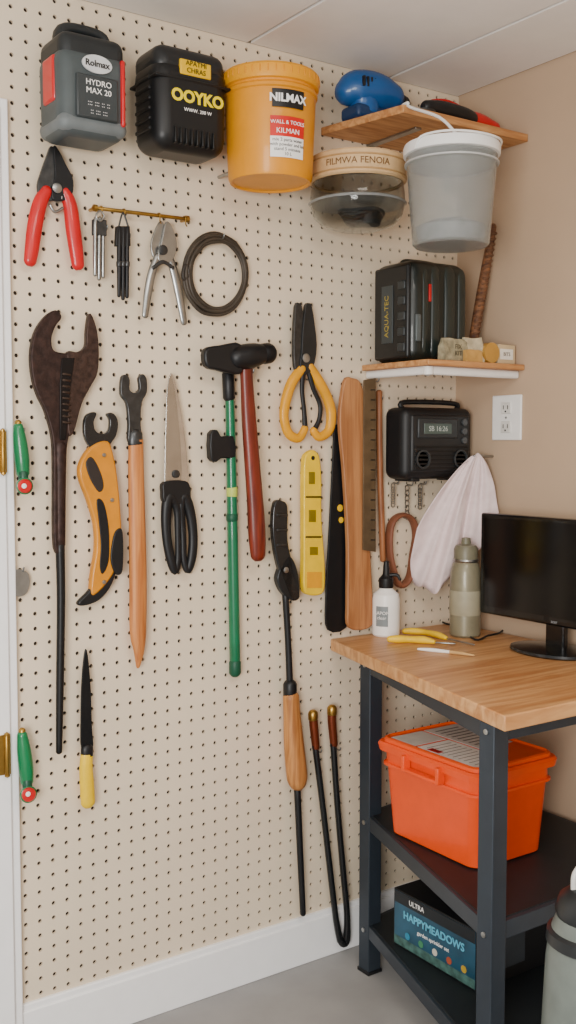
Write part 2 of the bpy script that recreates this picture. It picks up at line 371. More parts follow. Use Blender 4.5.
with G('translucent_pail'):
    c=Vector((-.379,-.374,0)); zb,zt=1.880,2.113
    pl=M('#e2e5e4',.25,trans=.85,var=.03,ior=1.15,name='frosted_plastic')
    lathe('shell',[(0,zb),(.086,zb),(.092,zb+.006),(.109,zt-.02),(.109,zt),(.106,zt),(.106,zt-.02),(.089,zb+.009),(.084,zb+.004),(0,zb+.004)],c,pl)
    lathe('rim',[(.1095,zt-.022),(.115,zt-.020),(.116,zt-.004),(.113,zt+.004),(.106,zt+.002),(.1095,zt-.022)],c,M('#f2f3f2',.35,var=.02))
    lathe('rim_ring',[(.1085,zt-.042),(.1125,zt-.042),(.1125,zt-.038),(.1085,zt-.038)],c,M('#e2e4e3',.35,trans=.4,var=.02))
    lathe('lid',[(0,zt-.004),(.105,zt-.004),(.105,zt-.001),(0,zt-.001)],c,M('#e4e6e5',.35,trans=.3,var=.02))
    lathe('contents',[(0,zb+.006),(.078,zb+.008),(.084,zb+.045),(.05,zb+.06),(0,zb+.055)],c,M('#8c8e90',.7,var=.3,scale=40))
    tube3('bail_handle',[Vector((c.x-.117,c.y,zt-.02)),Vector((c.x-.115,c.y-.02,zt+.004)),Vector((c.x-.09,c.y-.074,zt+.008)),Vector((c.x-.04,c.y-.110,zt+.006)),Vector((c.x+.03,c.y-.113,zt+.005)),Vector((c.x+.09,c.y-.074,zt+.006)),Vector((c.x+.117,c.y,zt-.02))],[.0028]*7,wm,ref=Vector((0,0,1)),seg=8)
    tube3('hanging_loop',[Vector((c.x-.05,c.y-.07,zt+.006)),Vector((c.x-.050,c.y-.01,zt+.06)),Vector((c.x-.048,-.278,ZU+.012)),Vector((c.x-.048,-.270,ZU+.0245)),Vector((c.x-.048,-.250,ZU+.0235))],[.0038]*5,wm,ref=Vector((1,0,0)),seg=8)
with G('equipment_case'):
    z=ZL+.0152; k=M('#161d1a',.4,coat=.2)
    box('body',(-.346,-.198,z),(-.15,-.035,z+.262),k,.03,5)
    box('end_cap',(-.351,-.187,z+.008),(-.335,-.05,z+.25),M('#141617',.4),.012,3)
    for i in range(5): box('end_rib',(-.355,-.178,z+.025+i*.04),(-.348,-.150,z+.048+i*.04),M('#2b3032',.4),.003)
    box('end_label',(-.3535,-.130,z+.05),(-.350,-.085,z+.2),M('#353c3e',.4),.001)
    text('AQUA-TEC',(-.354,-.107,z+.12),.022,M('#a5923a',.4),face='-x',rot=pi/2)
    for x,w_ in((-.30,.010),(-.265,.016),(-.215,.02),(-.172,.014)):
        tube3('front_rib',[Vector((x,-.192,z+.02)),Vector((x,-.197,z+.05)),Vector((x,-.197,z+.21)),Vector((x,-.190,z+.243))],[w_]*4,M('#1e2724',.35,coat=.3),squish=.4)
    box('latch',(-.335,-.204,z+.05),(-.318,-.195,z+.12),M('#50585a',.4),.003)
    tube3('top_handle',[Vector((-.31,-.115,z+.255)),Vector((-.295,-.115,z+.268)),Vector((-.20,-.115,z+.268)),Vector((-.185,-.115,z+.255))],[.007]*4,k)
    box('badge',(-.289,-.2005,z+.155),(-.281,-.196,z+.2),RED,.001)
with G('wooden_rasp'):
    z=ZL+.0155; a=Vector((-.085,-.14,z)); b=RW(493,226,.02); rw=wood('#46291a','#8a5a36',(40,40,90),.7)
    tube3('shaft',[a,a.lerp(b,.5),b],[.012,.014,.010],rw,seg=10)
    for i in range(24):
        q=a.lerp(b,.04+i*.039); tube3('tooth_row',[q+Vector((-.010,-.008,-.002)),q+Vector((.006,-.012,.003))],[.004,.004],M('#6b4a33',.8),sub=1,seg=6)
with G('paper_packets'):
    z=ZL+.0153
    crumple('packet',(-.235,-.234,z),(.085,.030,.058),M('#9d9478',.5,var=.4,scale=60,bump=.3),.004,.06,1,.7)
    crumple('packet',(-.165,-.232,z),(.06,.028,.066),M('#c2b698',.5,var=.25,scale=60,bump=.3),.004,-.1,2,.75)
    text('FIX\nKIT',(-.235,-.254,z+.028),.017,M('#4a4636',.5))
    box('carton',(-.085,-.250,z),(-.02,-.215,z+.052),M('#c7b08a',.6,var=.15),.002,2)
    box('carton_label',(-.078,-.2512,z+.012),(-.03,-.2498,z+.040),M('#e9e4d8',.5),.0003)
    text('BITS',(-.054,-.2515,z+.026),.014,M('#5a4a38',.5))
    lathe('tape_roll',[(.014,-.011),(.027,-.011),(.027,.011),(.014,.011),(.014,-.011)],(-.115,-.246,z+.0272),M('#b98a3c',.4,coat=.3),seg=36,axis='Y')
    for i,(x,h_) in enumerate([(-.14,.05),(-.137,.044),(-.143,.04)]): box('leaflet',(x-.022,-.222+i*.004,z),(x+.022,-.220+i*.004,z+h_),M(['#d6cdb8','#8e9b9c','#e3ddcf'][i],.6),.0003,rot=.2-.15*i)
    crumple('folded_paper',(-.185,-.256,z),(.06,.014,.03),M('#b98f4e',.6,var=.2),.003,.05,5,.5)
# ------------------------------------------------------------------ wall tools
with G('diagonal_pliers'):
    slab('left_jaw',[(51,146),(55,150),(56,165),(58,182),(62,196),(50,201),(40,196),(38,184),(42,170),(47,156)],.02,.010,DSTEEL)
    slab('right_jaw',[(54,146),(60,152),(66,164),(73,178),(73,192),(66,200),(54,200),(52,190),(55,175)],.024,.010,M('#2e2f31',.35,.7))
    bolt('pivot',57,188,5,.036,STEEL)
    tube('left_handle',[(47,190,6),(40,203,7.5),(35,225,8),(32,248,7.5),(30,262,6.5)],.026,RED,.7)
    tube('right_handle',[(64,190,6),(70,205,7.5),(73,228,8),(76,250,7.5),(78,266,6.5)],.026,RED,.7)
    tube('spring',[(50,205,1.5),(55,212,1.5),(63,208,1.5)],.026,STEEL)
    hook(56,203)
with G('hook_rail'):
    a=W(95,208,.03);b=W(187,219,.03); rodp('rail',a,b,.0045,BRASS)
    for t in(0,1):
        q=a.lerp(b,t); rodp('stand_off',(q.x,-.002,q.z),(q.x,-.034,q.z),.004,BRASS); lathe('finial',[(0,-.009),(.008,-.004),(.008,.004),(0,.009)],q,BRASS,seg=14,axis='X')
    for t in(.06,.3,.68,.97):
        q=a.lerp(b,t); tube3('s_hook',[q+Vector((0,.004,.006)),q+Vector((0,-.007,.003)),q+Vector((0,-.006,-.012)),q+Vector((0,-.012,-.02))],[.0015]*4,BRASS,ref=Vector((1,0,0)),seg=6)
with G('hex_key_set'):
    for i,(x,y2) in enumerate([(95,275),(99,279),(103,277)]):
        tube('key',[(x+1,218,2.0),(x,225,2.2),(x,y2,2.2)],.04-.002*i,STEEL,sub=2,seg=8)
    slab('holder',[(93,219),(107,220),(107,236),(93,235)],.034,.009,DSTEEL,sub=1)
    tube('ring',[(96,216,1),(100,211,1),(104,216,1),(100,221,1)],.045,STEEL,closed=True,seg=8)
    hook(100,232,.036)
with G('drill_bit_set'):
    for i,(x,y2) in enumerate([(119,296),(123,299),(127,297)]):
        tube('bit',[(x+.5,228,2.2),(x,250,2.4),(x,y2,2.0)],.038,BLK,sub=2,seg=8)
        tube('bit_collar',[(x,262,3),(x,266,3)],.038,DSTEEL,sub=1,seg=8)
    slab('holder',[(117,226),(130,226),(131,246),(116,246)],.03,.012,BLK,sub=1)
    tube('ring',[(119,226,1),(123,213,1),(128,226,1)],.045,DSTEEL,seg=8)
    hook(123,240,.034)
with G('tin_snips'):
    slab('left_blade',[(158,224),(163,222),(167,235),(170,252),(164,262),(154,258),(151,243)],.028,.006,STEEL)
    slab('right_blade',[(166,222),(172,226),(177,243),(174,258),(166,264),(158,258),(162,240)],.034,.006,STEEL)
    bolt('pivot',163,250,5,.042,DSTEEL)
    tube('left_handle',[(158,256,4),(152,272,4.5),(148,292,4.5),(145,316,3.5)],.034,STEEL,.6)
    tube('right_handle',[(169,256,4),(174,272,4.5),(179,295,4.5),(184,323,3.5)],.034,STEEL,.6)
    tube('latch',[(153,268,2),(163,262,2),(173,268,2)],.04,DSTEEL,.6)
    hook(164,258,.03)
with G('coiled_cable'):
    for i in range(8):
        cx,cy=216+random.uniform(-1.5,1.5),275+random.uniform(-1.5,1.5); rx=31.5-i%4*1.6; ry=40-i%4*1.9
        tube('loop',[(cx+rx*math.cos(t+i),cy+ry*math.sin(t+i)+random.uniform(-1,1),2.0) for t in [k*pi/8 for k in range(16)]],.018+.004*(i%3),M('#3c342b',.5,var=.3),closed=True,seg=8,sub=3)
    tube('tie',[(186,265,2),(183,272,2),(184,279,2),(189,274,2)],.026,M('#2a241f',.5),closed=True,seg=8)
    hook(216,240,.035)
RUST=M('#352521',.5,.5,var=.4,scale=70,bump=.4)
with G('adjustable_wrench'):
    slab('fixed_jaw_and_body',[(56,310),(62,317),(56,326),(52,338),(54,350),(64,353),(72,355),(75,380),(72,420),(67,450),(66,480),(65,545),(55,548),(54,480),(53,440),(46,412),(38,395),(33,378),(31,355),(35,333),(45,317)],.02,.018,RUST,.003)
    slab('moving_jaw',[(90,313),(96,325),(99,345),(98,372),(90,388),(82,404),(74,432),(68,430),(68,370),(68,352),(78,352),(86,346),(87,330)],.022,.017,M('#40302a',.45,.55,var=.4,scale=80,bump=.4),.003)
    slab('slide_plate',[(62,358),(75,358),(71,385),(66,440),(60,440),(60,385)],.037,.004,M('#1f1b1b',.4,.6),sub=1)
    for i in range(9):
        y=374+i*6; tube('worm_thread',[(63,y,1.3),(70,y+1,1.3)],.041,M('#4a3c34',.4,.7),sub=1,seg=8)
    tube('handle_core',[(60,445,7),(60,480,6),(60,545,5.5)],.03,RUST,.8)
    tube('handle_rod',[(60,545,4.8),(61,600,4.3),(60,680,4),(59,752,3.2)],.03,M('#1a1a1b',.4,.3))
    hook(46,400,.022)
with G('hook_wrench'):
    slab('head',[(86,416),(93,412),(97,414),(94,422),(96,431),(103,434),(109,430),(110,420),(107,414),(113,413),(118,420),(117,434),(110,445),(104,452),(94,451),(86,440),(84,428)],.022,.012,BLKG,.002,3)
    slab('handle_orange',[(92,446),(108,441),(114,455),(118,478),(121,510),(122,540),(118,565),(106,585),(92,596),(92,575),(96,550),(95,525),(88,500),(80,478),(81,462)],.018,.02,M('#cf8408',.45,coat=.1),.005)
    slab('grip_inlay',[(97,500),(104,503),(109,528),(109,560),(103,574),(100,566),(101,545),(99,522)],.036,.004,BLK,.002)
    slab('grip_inlay_top',[(86,463),(92,457),(100,470),(104,486),(99,492),(90,478)],.036,.004,M('#2a2320',.5),.002)
    slab('hook_tip',[(117,565),(112,585),(100,600),(84,606),(78,603),(90,590),(98,574),(106,562)],.02,.016,BLK,.004)
    slab('edge_grip',[(117,530),(123,532),(123,570),(116,574),(111,560),(113,540)],.018,.024,BLK,.002)
    for p in((104,455),(112,500),(104,582)): bolt('rivet',p[0],p[1],2.0,.039,STEEL)
    hook(102,440,.022)
with G('wrench'):
    slab('open_end_head',[(122,377),(127,375),(130,380),(130,390),(136,393),(140,388),(139,378),(143,374),(147,379),(147,393),(142,403),(141,425),(142,442),(129,442),(129,425),(127,404),(121,394)],.022,.012,DSTEEL,.002,3)
    tube('wooden_handle',[(136,440,8),(136,470,8.5),(137,520,9),(138,580,9.5),(138,630,9),(139,650,6),(138,667,2)],.03,WOOD,.6)
    tube('ferrule',[(135.5,434,7.5),(135.5,444,8.5)],.03,DSTEEL,.6,sub=1)
    hook(136,392,.022)
with G('garden_shears'):
    slab('blade',[(170,375),(174,377),(179,400),(184,430),(187,460),(188,482),(178,486),(174,440),(171,400)],.022,.004,M('#c9c7c2',.25,.95,var=.1),.001,3)
    slab('second_blade',[(170,375),(174,385),(179,425),(181,486),(166,488),(165,460),(166,420),(167,392)],.0265,.003,M('#b0aea9',.22,.95,var=.1),.0008,3)
    bolt('pivot',176,474,4,.031,DSTEEL)
    slab('bolster',[(165,482),(186,481),(191,490),(188,503),(166,503),(163,492)],.02,.018,BLK,.003)
    tube('left_grip',[(169,497,6),(166,515,5.5),(167,540,5),(171,560,5),(175,571,4),(178,560,3.5),(178,535,3.5),(177,508,4.5)],.029,BLK,.8,closed=True)
    tube('right_grip',[(184,497,6),(190,512,5.5),(193,535,5),(192,556,5),(188,570,4),(184,560,3.5),(183,535,3.5),(181,508,4.5)],.029,BLK,.8,closed=True)
    hook(176,500,.02)
with G('hammer'):
    tube('head',[(234,358,11),(245,357,13),(255,355,12),(262,354,10),(266,354,9)],.062,BLK,1,sub=4)
    tube('striking_face',[(263,354,10.5),(269,353,10.5)],.062,M('#222224',.4,.6),sub=1)
    slab('claw',[(206,349),(222,345),(242,344),(243,372),(232,373),(219,370),(207,366)],.050,.024,BLK,.005,3)
    tube('handle',[(246,362,7),(247,385,7),(249,420,8),(252,460,8.5),(255,500,9),(257,535,9.5),(258,556,8)],.058,wood('#511509','#802c17',(90,90,6),.35),.7)
    hook(240,374,.06)
with G('telescopic_pole'):
    pm=M('#066a44',.35,coat=.4)
    tube('pole',[(229,372,4.5),(231,450,5),(233,560,5.5),(235,660,5.5)],.020,pm,sub=3)
    tube('end_cap',[(235,662,6),(235,673,6)],.020,M('#0a4d35',.5),sub=1)
    slab('clamp',[(211,433),(218,430),(222,437),(234,436),(236,457),(222,458),(217,462),(211,458)],.012,.022,BLK,.003,2)
    tube('collar',[(228,374,6.2),(229,398,6.2)],.020,BLK,sub=1)
    tube('joint_ring',[(232,515,6),(232,520,6)],.020,M('#0a4d35',.5),sub=1)
    tube('brand_band',[(232,488,5.6),(232,496,5.6)],.020,M('#b9c95a',.5),sub=1)
    hook(231,405,.012)
with G('lineman_pliers'):
    slab('left_jaw',[(296,306),(299,303),(302,306),(305,325),(308,345),(310,358),(308,374),(300,376),(295,366),(294,340)],.022,.012,DSTEEL,.001,2)
    slab('right_jaw',[(306,306),(309,303),(312,306),(315,325),(317,345),(315,362),(309,374),(300,370),(302,352),(303,330)],.026,.012,M('#3a3c3e',.35,.75),.001,2)
    bolt('pivot',306,358,4.5,.040,STEEL)
    tube('left_handle_outer',[(302,368,5),(292,382,5.5),(286,400,5.5),(284,418,5),(289,434,5),(299,438,4.5),(305,428,4)],.03,YEL2,.8)
    tube('left_handle_inner',[(303,372,3),(302,390,2.5),(304,410,2.5),(305,428,3)],.03,BLK,.8)
    tube('right_handle_outer',[(309,366,5),(318,380,5.5),(326,395,5.5),(331,412,5.5),(329,430,5),(319,437,4.5),(313,430,4)],.03,YEL2,.8)
    tube('right_handle_inner',[(309,372,3),(313,388,2.5),(320,405,2.5),(319,420,2.5),(314,430,3)],.03,BLK,.8)
    hook(306,380,.03)
with G('torpedo_level'):
    yl=M('#ecc400',.45,coat=.1)
    slab('body',[(305,458),(309,452),(313,450),(317,452),(320,458),(322,480),(322,520),(325,560),(325,588),(320,595),(309,595),(304,588),(304,560),(304,520),(304,480)],.016,.02,yl,.004,3)
    for y0,y1,x0,x1 in((472,484,309,315),(510,522,309,316),(547,555,310,318)):
        slab('vial_window',[(x0,y0),(x1,y0),(x1,y1),(x0,y1)],.0355,.0015,M('#7d6a08',.3),.0005,1)
    slab('lower_label',[(307,572),(322,572),(322,588),(307,588)],.036,.001,YEL2,.0004,1)
    bolt('hang_hole',313,458,2.2,.0362,BLK,.001)
    for y in(497,537): tube('black_line',[(306,y,.9),(321,y,.9)],.0365,BLK,sub=1,seg=6)
    hook(313,456,.015)
with G('pole_pruner'):
    slab('upper_jaw',[(275,503),(283,501),(288,508),(288,540),(292,560),(296,580),(300,597),(292,600),(284,582),(277,560),(273,530)],.022,.016,BLKG,.003)
    slab('side_jaw',[(288,556),(296,565),(300,585),(298,600),(288,598),(280,588),(278,575)],.018,.02,M('#2c2e30',.35,.5),.003)
    bolt('pivot',286,570,3,.039,STEEL)
    for y in(515,530,545): tube('rib',[(277,y,1.4),(287,y,1.4)],.038,DSTEEL,sub=1,seg=8)
    tube('upper_rod',[(285,590,3.5),(288,640,3.3),(290,690,3.5)],.028,BLK,sub=3)
    tube('collar',[(290,684,7),(290,697,7)],.028,BLK,sub=1)
    tube('wooden_grip',[(291,696,8.5),(292,715,9),(294,745,10.5),(297,775,11),(298,784,9)],.03,wood('#9a602b','#c5884b',(90,90,6)),.9)
    tube('lower_rod',[(297,784,3.5),(300,850,3.3),(303,914,3)],.03,BLK,sub=3)
    hook(286,596,.02)
with G('long_tongs'):
    cop=M('#7a3a22',.35,.6)
    tube('left_arm',[(315,745,3.3),(322,800,3.2),(330,870,3.2),(336,920,3.2),(340,941,3.4)],.03,BLKG,sub=4)
    tube('right_arm',[(333,740,3.3),(337,800,3.2),(343,870,3.2),(347,915,3.2),(346,940,3.4)],.03,BLKG,sub=4)
    tube('bottom_bend',[(336,920,3.2),(341,942,3.4),(347,940,3.4),(347,915,3.2)],.03,BLKG,sub=5)
    tube('left_grip',[(313,716,4.5),(314,728,4.5),(316,748,4)],.03,cop); tube('right_grip',[(332,711,4.5),(332,722,4.5),(334,745,4)],.03,cop)
    tube('left_tip',[(313,713,5),(313,719,5)],.03,BRASS,sub=1); tube('right_tip',[(332,708,5),(332,714,5)],.03,BRASS,sub=1)
    hook(315,750,.026); hook(334,748,.026)
with G('kitchen_knife'):
    slab('blade',[(85,651),(88,655),(91,690),(92,725),(93,750),(82,751),(81,720),(82,680)],.024,.005,M('#232426',.3,.6),.001,3)
    tube('handle',[(87,754,6.5),(86,768,7),(87,785,7.5),(88,803,7.5)],.027,M('#ecc400',.45,coat=.1),.7)
    tube('bolster',[(87,748,6.5),(87,756,6.5)],.027,BLK,.7,sub=1)
    hook(86,757,.022)
for (x,y) in((22,452),(26,760)):
    with G('screwdriver'):
        tube('handle',[(x-4,y-26,5),(x-2,y-10,7),(x,y+8,7.5),(x+1,y+22,6.5)],.035,GRN,1)
        tube('ferrule',[(x-4,y-30,3.5),(x-4,y-24,3.5)],.035,BRASS,sub=1)
        bolt('end_cap_red',x+2,y+34,7,.05,RED,.012); bolt('end_cap_ring',x+2,y+34,8.5,.045,GRN,.008); bolt('end_cap_core',x+2,y+34,2.5,.0625,WHITE,.002)
        tube('neck',[(x+1,y+20,5),(x+2,y+34,5)],.04,M('#114a33',.4),sub=1)
        hook(x-3,y-20,.03)
with G('keyring_tag'):
    slab('tag',[(15,570),(27,572),(30,582),(26,594),(16,596),(14,584)],.012,.005,STEEL,.001); hook(20,570,.02)
with G('machete'):
    slab('blade',[(335,428),(341,426),(347,440),(349,500),(349,600),(346,628),(328,630),(326,600),(330,520),(333,460)],.010,.006,M('#1c1d20',.4,.4),.001,3)
    bolt('yellow_mark',340,508,3.5,.017,YEL,.001); bolt('yellow_mark',341,520,3,.017,YEL,.001)
    hook(338,436,.008)
with G('wooden_paddle'):
    slab('board',[(345,381),(353,378),(361,383),(365,405),(366,470),(370,540),(373,600),(372,626),(350,628),(348,600),(348,540),(344,470),(340,420)],.022,.014,wood('#965f35','#b98050',(70,70,5)),.003)
    hook(352,390,.02)
with G('steel_ruler'):
    slab('rule',[(364,380),(376,378),(376,552),(363,550)],.04,.004,M('#66553f',.4,.4,var=.2),.0008,1)
    for i in range(16): tube('tick',[(371,390+i*10,.6),(375,390+i*10,.6)],.0445,BLK,sub=1,seg=5)
    hook(369,382,.039)
with G('dowel_rod'):
    tube('rod',[(379,392,3.2),(380,470,3.2),(383,560,3.2)],.016,wood('#7b4a2c','#a56a40',(90,90,8)),sub=3); hook(379,400,.012)
# ------------------------------------------------------------------ corner items
with G('portable_radio'):
    k=M('#151618',.5); x0,x1,y0,y1,z0,z1=-.285,-.028,-.104,-.010,1.310,1.507
    box('body',(x0,y0,z0),(x1,y1,z1),k,.024,5)
    box('face',(x0+.02,y0-.006,z0+.02),(x1-.02,y0+.01,z1-.02),M('#1f2123',.4),.008,3)
    box('display_bezel',(x0+.04,y0-.010,z1-.085),(x1-.07,y0,z1-.03),M('#2b2f31',.4),.004)
    box('display',(x0+.06,y0-.0115,z1-.073),(x1-.095,y0-.008,z1-.044),M('#4c5a55',.3),.002)
    text('SB 16:26',((x0+x1)/2-.018,y0-.0125,z1-.059),.02,M('#b4beb8',.4))
    for i in range(6): box('grille_bar',(x0+.03,y0-.009,z0+.028+i*.0115),(x1-.03,y0,z0+.034+i*.0115),M('#0c0c0d',.5),.001)
    for i in range(3): lathe('button',[(.009,0),(.009,-.006),(0,-.007)],(x1-.045,y0-.006,z1-.04-i*.025),M('#4a4d4f',.4),seg=18,axis='Y')
    for s in(-1,1): lathe('speaker_ring',[(.026,0),(.026,-.004),(.022,-.005),(.02,0)],((x0+x1)/2+s*.07,y0-.008,z0+.055),M('#303335',.4),seg=32,axis='Y')
    tube3('handle',[Vector((x0+.03,-.06,z1-.005)),Vector((x0+.035,-.06,z1+.014)),Vector((x1-.035,-.06,z1+.014)),Vector((x1-.03,-.06,z1-.005))],[.007]*4,k)
    for x in(x0+.05,x1-.05): box('foot',(x-.015,y0+.01,z0-.006),(x+.015,y1-.01,z0+.004),k,.003)
    for x in(-.23,-.12): rodp('bracket',(x,-.002,z1-.03),(x,-.02,z1-.03),.004,STEEL)
with G('hook_chain'):
    for (x,y0,y1) in((393,486,504),(407,488,513),(420,487,506)):
        n=6
        for i in range(n):
            yy=y0+(y1-y0)*i/(n-1); tube('link',[(x-1.5,yy-2,.6),(x+1.5,yy-2,.6),(x+1.5,yy+2.6,.6),(x-1.5,yy+2.6,.6)],.02,STEEL,closed=True,seg=6,sub=2)
        hook(x,y0-3,.022)
with G('leather_strap'):
    tube('loop',[(402,515,2.5),(392,522,2.5),(389,540,2.5),(391,562,2.5),(399,585,2.8),(409,578,2.5),(413,555,2.5),(416,535,2.5),(412,520,2.5)],.02,M('#7c4a33',.6,bump=.2),2.2,closed=True,seg=10)
    hook(403,518,.02)
def cloth():
    p0=Vector((-.016,-.190,0)); n=Vector((.148,.188,0)).normalized()
    E=cr([Vector(p) for p in[(417,528),(411,560),(414,584),(424,587),(434,593),(444,582),(455,573),(463,560),(477,552),(488,535),(498,514)]],False,6)
    nu=len(E)-1; m=40; vs=[];fs=[]
    for j in range(m+1):
        v=j/m
        for i in range(nu+1):
            u=i/nu; Ap=Vector((474.5+6*u,455-2*math.sin(pi*u))); Cc=Vector((445,474)).lerp(Vector((494,468)),u**1.2)
            q=(1-v)**2*Ap+2*v*(1-v)*Cc+v*v*E[i]
            p=PL(q.x,q.y,p0,n)
            k=u*pi*2
            f=.8*math.sin(k*2.3+.8+.6*v)+.5*math.sin(k*4.1+2-.8*v)+.3*math.sin(k*6.7+3*v)
            f=math.copysign(abs(f)**.8,f)
            off=.017*(v**.75)*f+.004*math.sin(14*v+5*u)*v
            off+=.014*noise.noise(Vector((q.x*.045,q.y*.045,2)))*v
            p=p-n*(off+.008*math.sin(pi*u))
            p.x=min(p.x,-.006); p.y=min(p.y,-.008)
            vs.append(p)
    for j in range(m):
        for i in range(nu): a=j*(nu+1)+i; fs.append((a,a+1,a+nu+2,a+nu+1))
    o=add('cloth',vs,fs,M('#e6d3d3',.9,var=.05,scale=60,bump=.15),ang=180)
    s=o.modifiers.new('sol','SOLIDIFY'); s.thickness=.003
    q=PL(477,455,p0,n); rodp('peg',(-.002,q.y,q.z-.004),(q.x-.01,q.y,q.z-.002),.004,STEEL)
with G('hand_towel'): cloth()
with G('electrical_outlet'):
    a=RW(494,395);b=RW(523,441); zc=(a.z+b.z)/2; hh=.062
    yc=(a.y+RW(523,395).y)/2; hw=abs(a.y-RW(523,395).y)/2
    box('plate',(-.007,yc-hw,zc-hh),(0,yc+hw,zc+hh),WHITE,.003,3)
    for s in(-1,1):
        box('socket',(-.010,yc-.018,zc+s*.026-.016),(-.006,yc+.018,zc+s*.026+.016),M('#e2e0da',.4),.004,3)
        for t in(-1,1): box('slot',(-.0108,yc+t*.008-.0012,zc+s*.026-.003),(-.0095,yc+t*.008+.0012,zc+s*.026+.008),BLK,.0002)
        lathe('ground_pin',[(.0025,0),(.0025,-.0015),(0,-.0015)],(-.0098,yc,zc+s*.026-.009),BLK,seg=12,axis='X')
    lathe('screw',[(.003,0),(.003,-.002),(0,-.002)],(-.0068,yc,zc),STEEL,seg=12,axis='X')
# ------------------------------------------------------------------ desk
ZD=.88
FRM=M('#303841',.45,.3,var=.08); SH=M('#1f2428',.5,.2)
TOP=wood('#b27845','#d5a26c',(4,45,30),.4)
with G('workbench'):
    prism('top',[(-.460,-.006),(-.668,-.844),(-.012,-.844),(-.012,-.006)],ZD-.032,ZD,TOP,.003)
    legs=[(-.427,-.14),(-.626,-.775),(-.045,-.775),(-.045,-.08)]; h=.021
    for x,y in legs:
        box('leg',(x-h,y-h,0),(x+h,y+h,ZD-.032),FRM,.002); box('foot',(x-h-.003,y-h-.003,0),(x+h+.003,y+h+.003,.01),BLK,.002)
    def rail(a,b,z0,z1,w=.013):
        a=Vector((*a,0));b=Vector((*b,0));d=(b-a).normalized();nn=Vector((-d.y,d.x,0))*w
        prism('rail',[(p.x,p.y) for p in(a-nn,b-nn,b+nn,a+nn)],z0,z1,FRM,.0015)
    for i in range(4):
        a,b=legs[i],legs[(i+1)%4]
        rail(a,b,ZD-.072,ZD-.032); rail(a,b,.392,.43); rail(a,b,.10,.135)
    for z in(.43,.135): prism('shelf_panel',[(x+(.0 if x>-.3 else -.005),y) for x,y in legs],z-.004,z+.002,SH,.001)
    for (x,y) in legs[:2]:
        for z in(ZD-.05,.41,.118): lathe('bolt_head',[(.006,0),(.006,-.003),(0,-.004)],(x-h,y,z),STEEL,seg=12,axis='X')
with G('monitor'):
    x=-.12; y0,y1=-.750,-.226; z0,z1=.950,1.222; k=M('#0c0d0f',.25,coat=.3)
    box('housing',(x,y0,z0),(x+.03,y1,z1),k,.006,3); box('back_bulge',(x+.025,y0+.1,z0+.04),(x+.05,y1-.1,z1-.04),BLK,.012,3)
    box('screen',(x-.0015,y0+.014,z0+.022),(x+.002,y1-.014,z1-.012),M('#050507',.15),.0005)
    text('acer',(x-.001,(y0+y1)/2,z0+.011),.012,M('#8d8f92',.4),face='-x')
    box('neck',(x+.015,-.505,ZD+.01),(x+.035,-.445,z0+.06),k,.005)
    o=lathe('base',[(0,0),(.105,0),(.11,.004),(.108,.010),(.05,.016),(0,.018)],(0,0,0),BLKG,seg=48)
    for v in o.data.vertices: v.co=Vector((v.co.x*.8-.11,v.co.y*1.1-.475,v.co.z+ZD+.0003))
with G('thermos_bottle'):
    c=Vector((-.128,-.180,ZD+.0005)); ol=M('#857f68',.4,.2,coat=.2)
    lathe('body',[(0,0),(.038,0),(.042,.005),(.042,.09),(.0415,.095),(.042,.10),(.042,.175),(.036,.20),(.030,.21),(0,.21)],c,ol)
    lathe('label_band',[(.0425,.06),(.0432,.062),(.0432,.125),(.0425,.127)],c,M('#9c967e',.5))
    lathe('cap',[(.030,.21),(.033,.213),(.033,.24),(.028,.25),(.014,.254),(.012,.27),(0,.272)],c,M('#736f5b',.4))
    lathe('neck_ring',[(.034,.204),(.036,.208),(.034,.213),(.028,.213)],c,STEEL)
with G('squeeze_bottle'):
    p=W(386,600,.052); c=Vector((p.x,-.052,ZD+.0005))
    lathe('body',[(0,0),(.034,0),(.038,.005),(.038,.10),(.035,.115),(.018,.13),(.016,.135),(0,.135)],c,M('#f6f4ef',.35,var=.03))
    lathe('cap',[(.019,.132),(.020,.135),(.020,.158),(.014,.164),(.010,.17),(.007,.205),(0,.207)],c,BLK)
    tube3('trigger',[c+Vector((0,0,.165)),c+Vector((.02,-.02,.168)),c+Vector((.026,-.028,.155))],[.006,.005,.004],BLK)
    a=math.atan2(CAM.y-c.y,CAM.x-c.x); patch('label',c,.0382,.03,.085,a-.75,a+.15,M('#7e8688',.5),t=.0008)
    text_cyl('RAPON\nclear',c,.0388,a-.3,.06,.013,WHITE)
def on(px,py,h): 
    q=T(px,py,ZD); q.z=ZD+h; return q
ZR=Vector((0,0,1))
YD=M('#f0c600',.45,coat=.1)
with G('screwdriver'):
    tube3('handle',[on(389,643,.0105),(on(398,643,.0105)),on(410,643,.0095),on(424,644,.0105),on(434,645,.008)],[.0085,.0105,.009,.010,.006],YD,ref=ZR)
    tube3('shaft',[on(434,645,.007),on(455,646,.006)],[.0025,.0025],STEEL,ref=ZR,seg=8,sub=1)
with G('screwdriver'):
    tube3('handle',[on(404,635,.0105),on(413,635,.0105),on(426,636,.0095),on(438,639,.0105),on(446,641,.008)],[.0075,.0095,.008,.009,.006],YD,ref=ZR)
    tube3('shaft',[on(446,641,.007),on(474,647,.006)],[.0025,.0025],STEEL,ref=ZR,seg=8,sub=1)
with G('paint_brush'):
    tube3('handle',[on(418,651,.005),on(432,652,.005),on(450,654,.005)],[.003,.0052,.004],WHITE,ref=ZR,seg=10)
    tube3('bristles',[on(450,654,.005),on(462,655.5,.005),on(474,657,.004)],[.0045,.0045,.002],M('#c9a26a',.8),ref=ZR,seg=10)
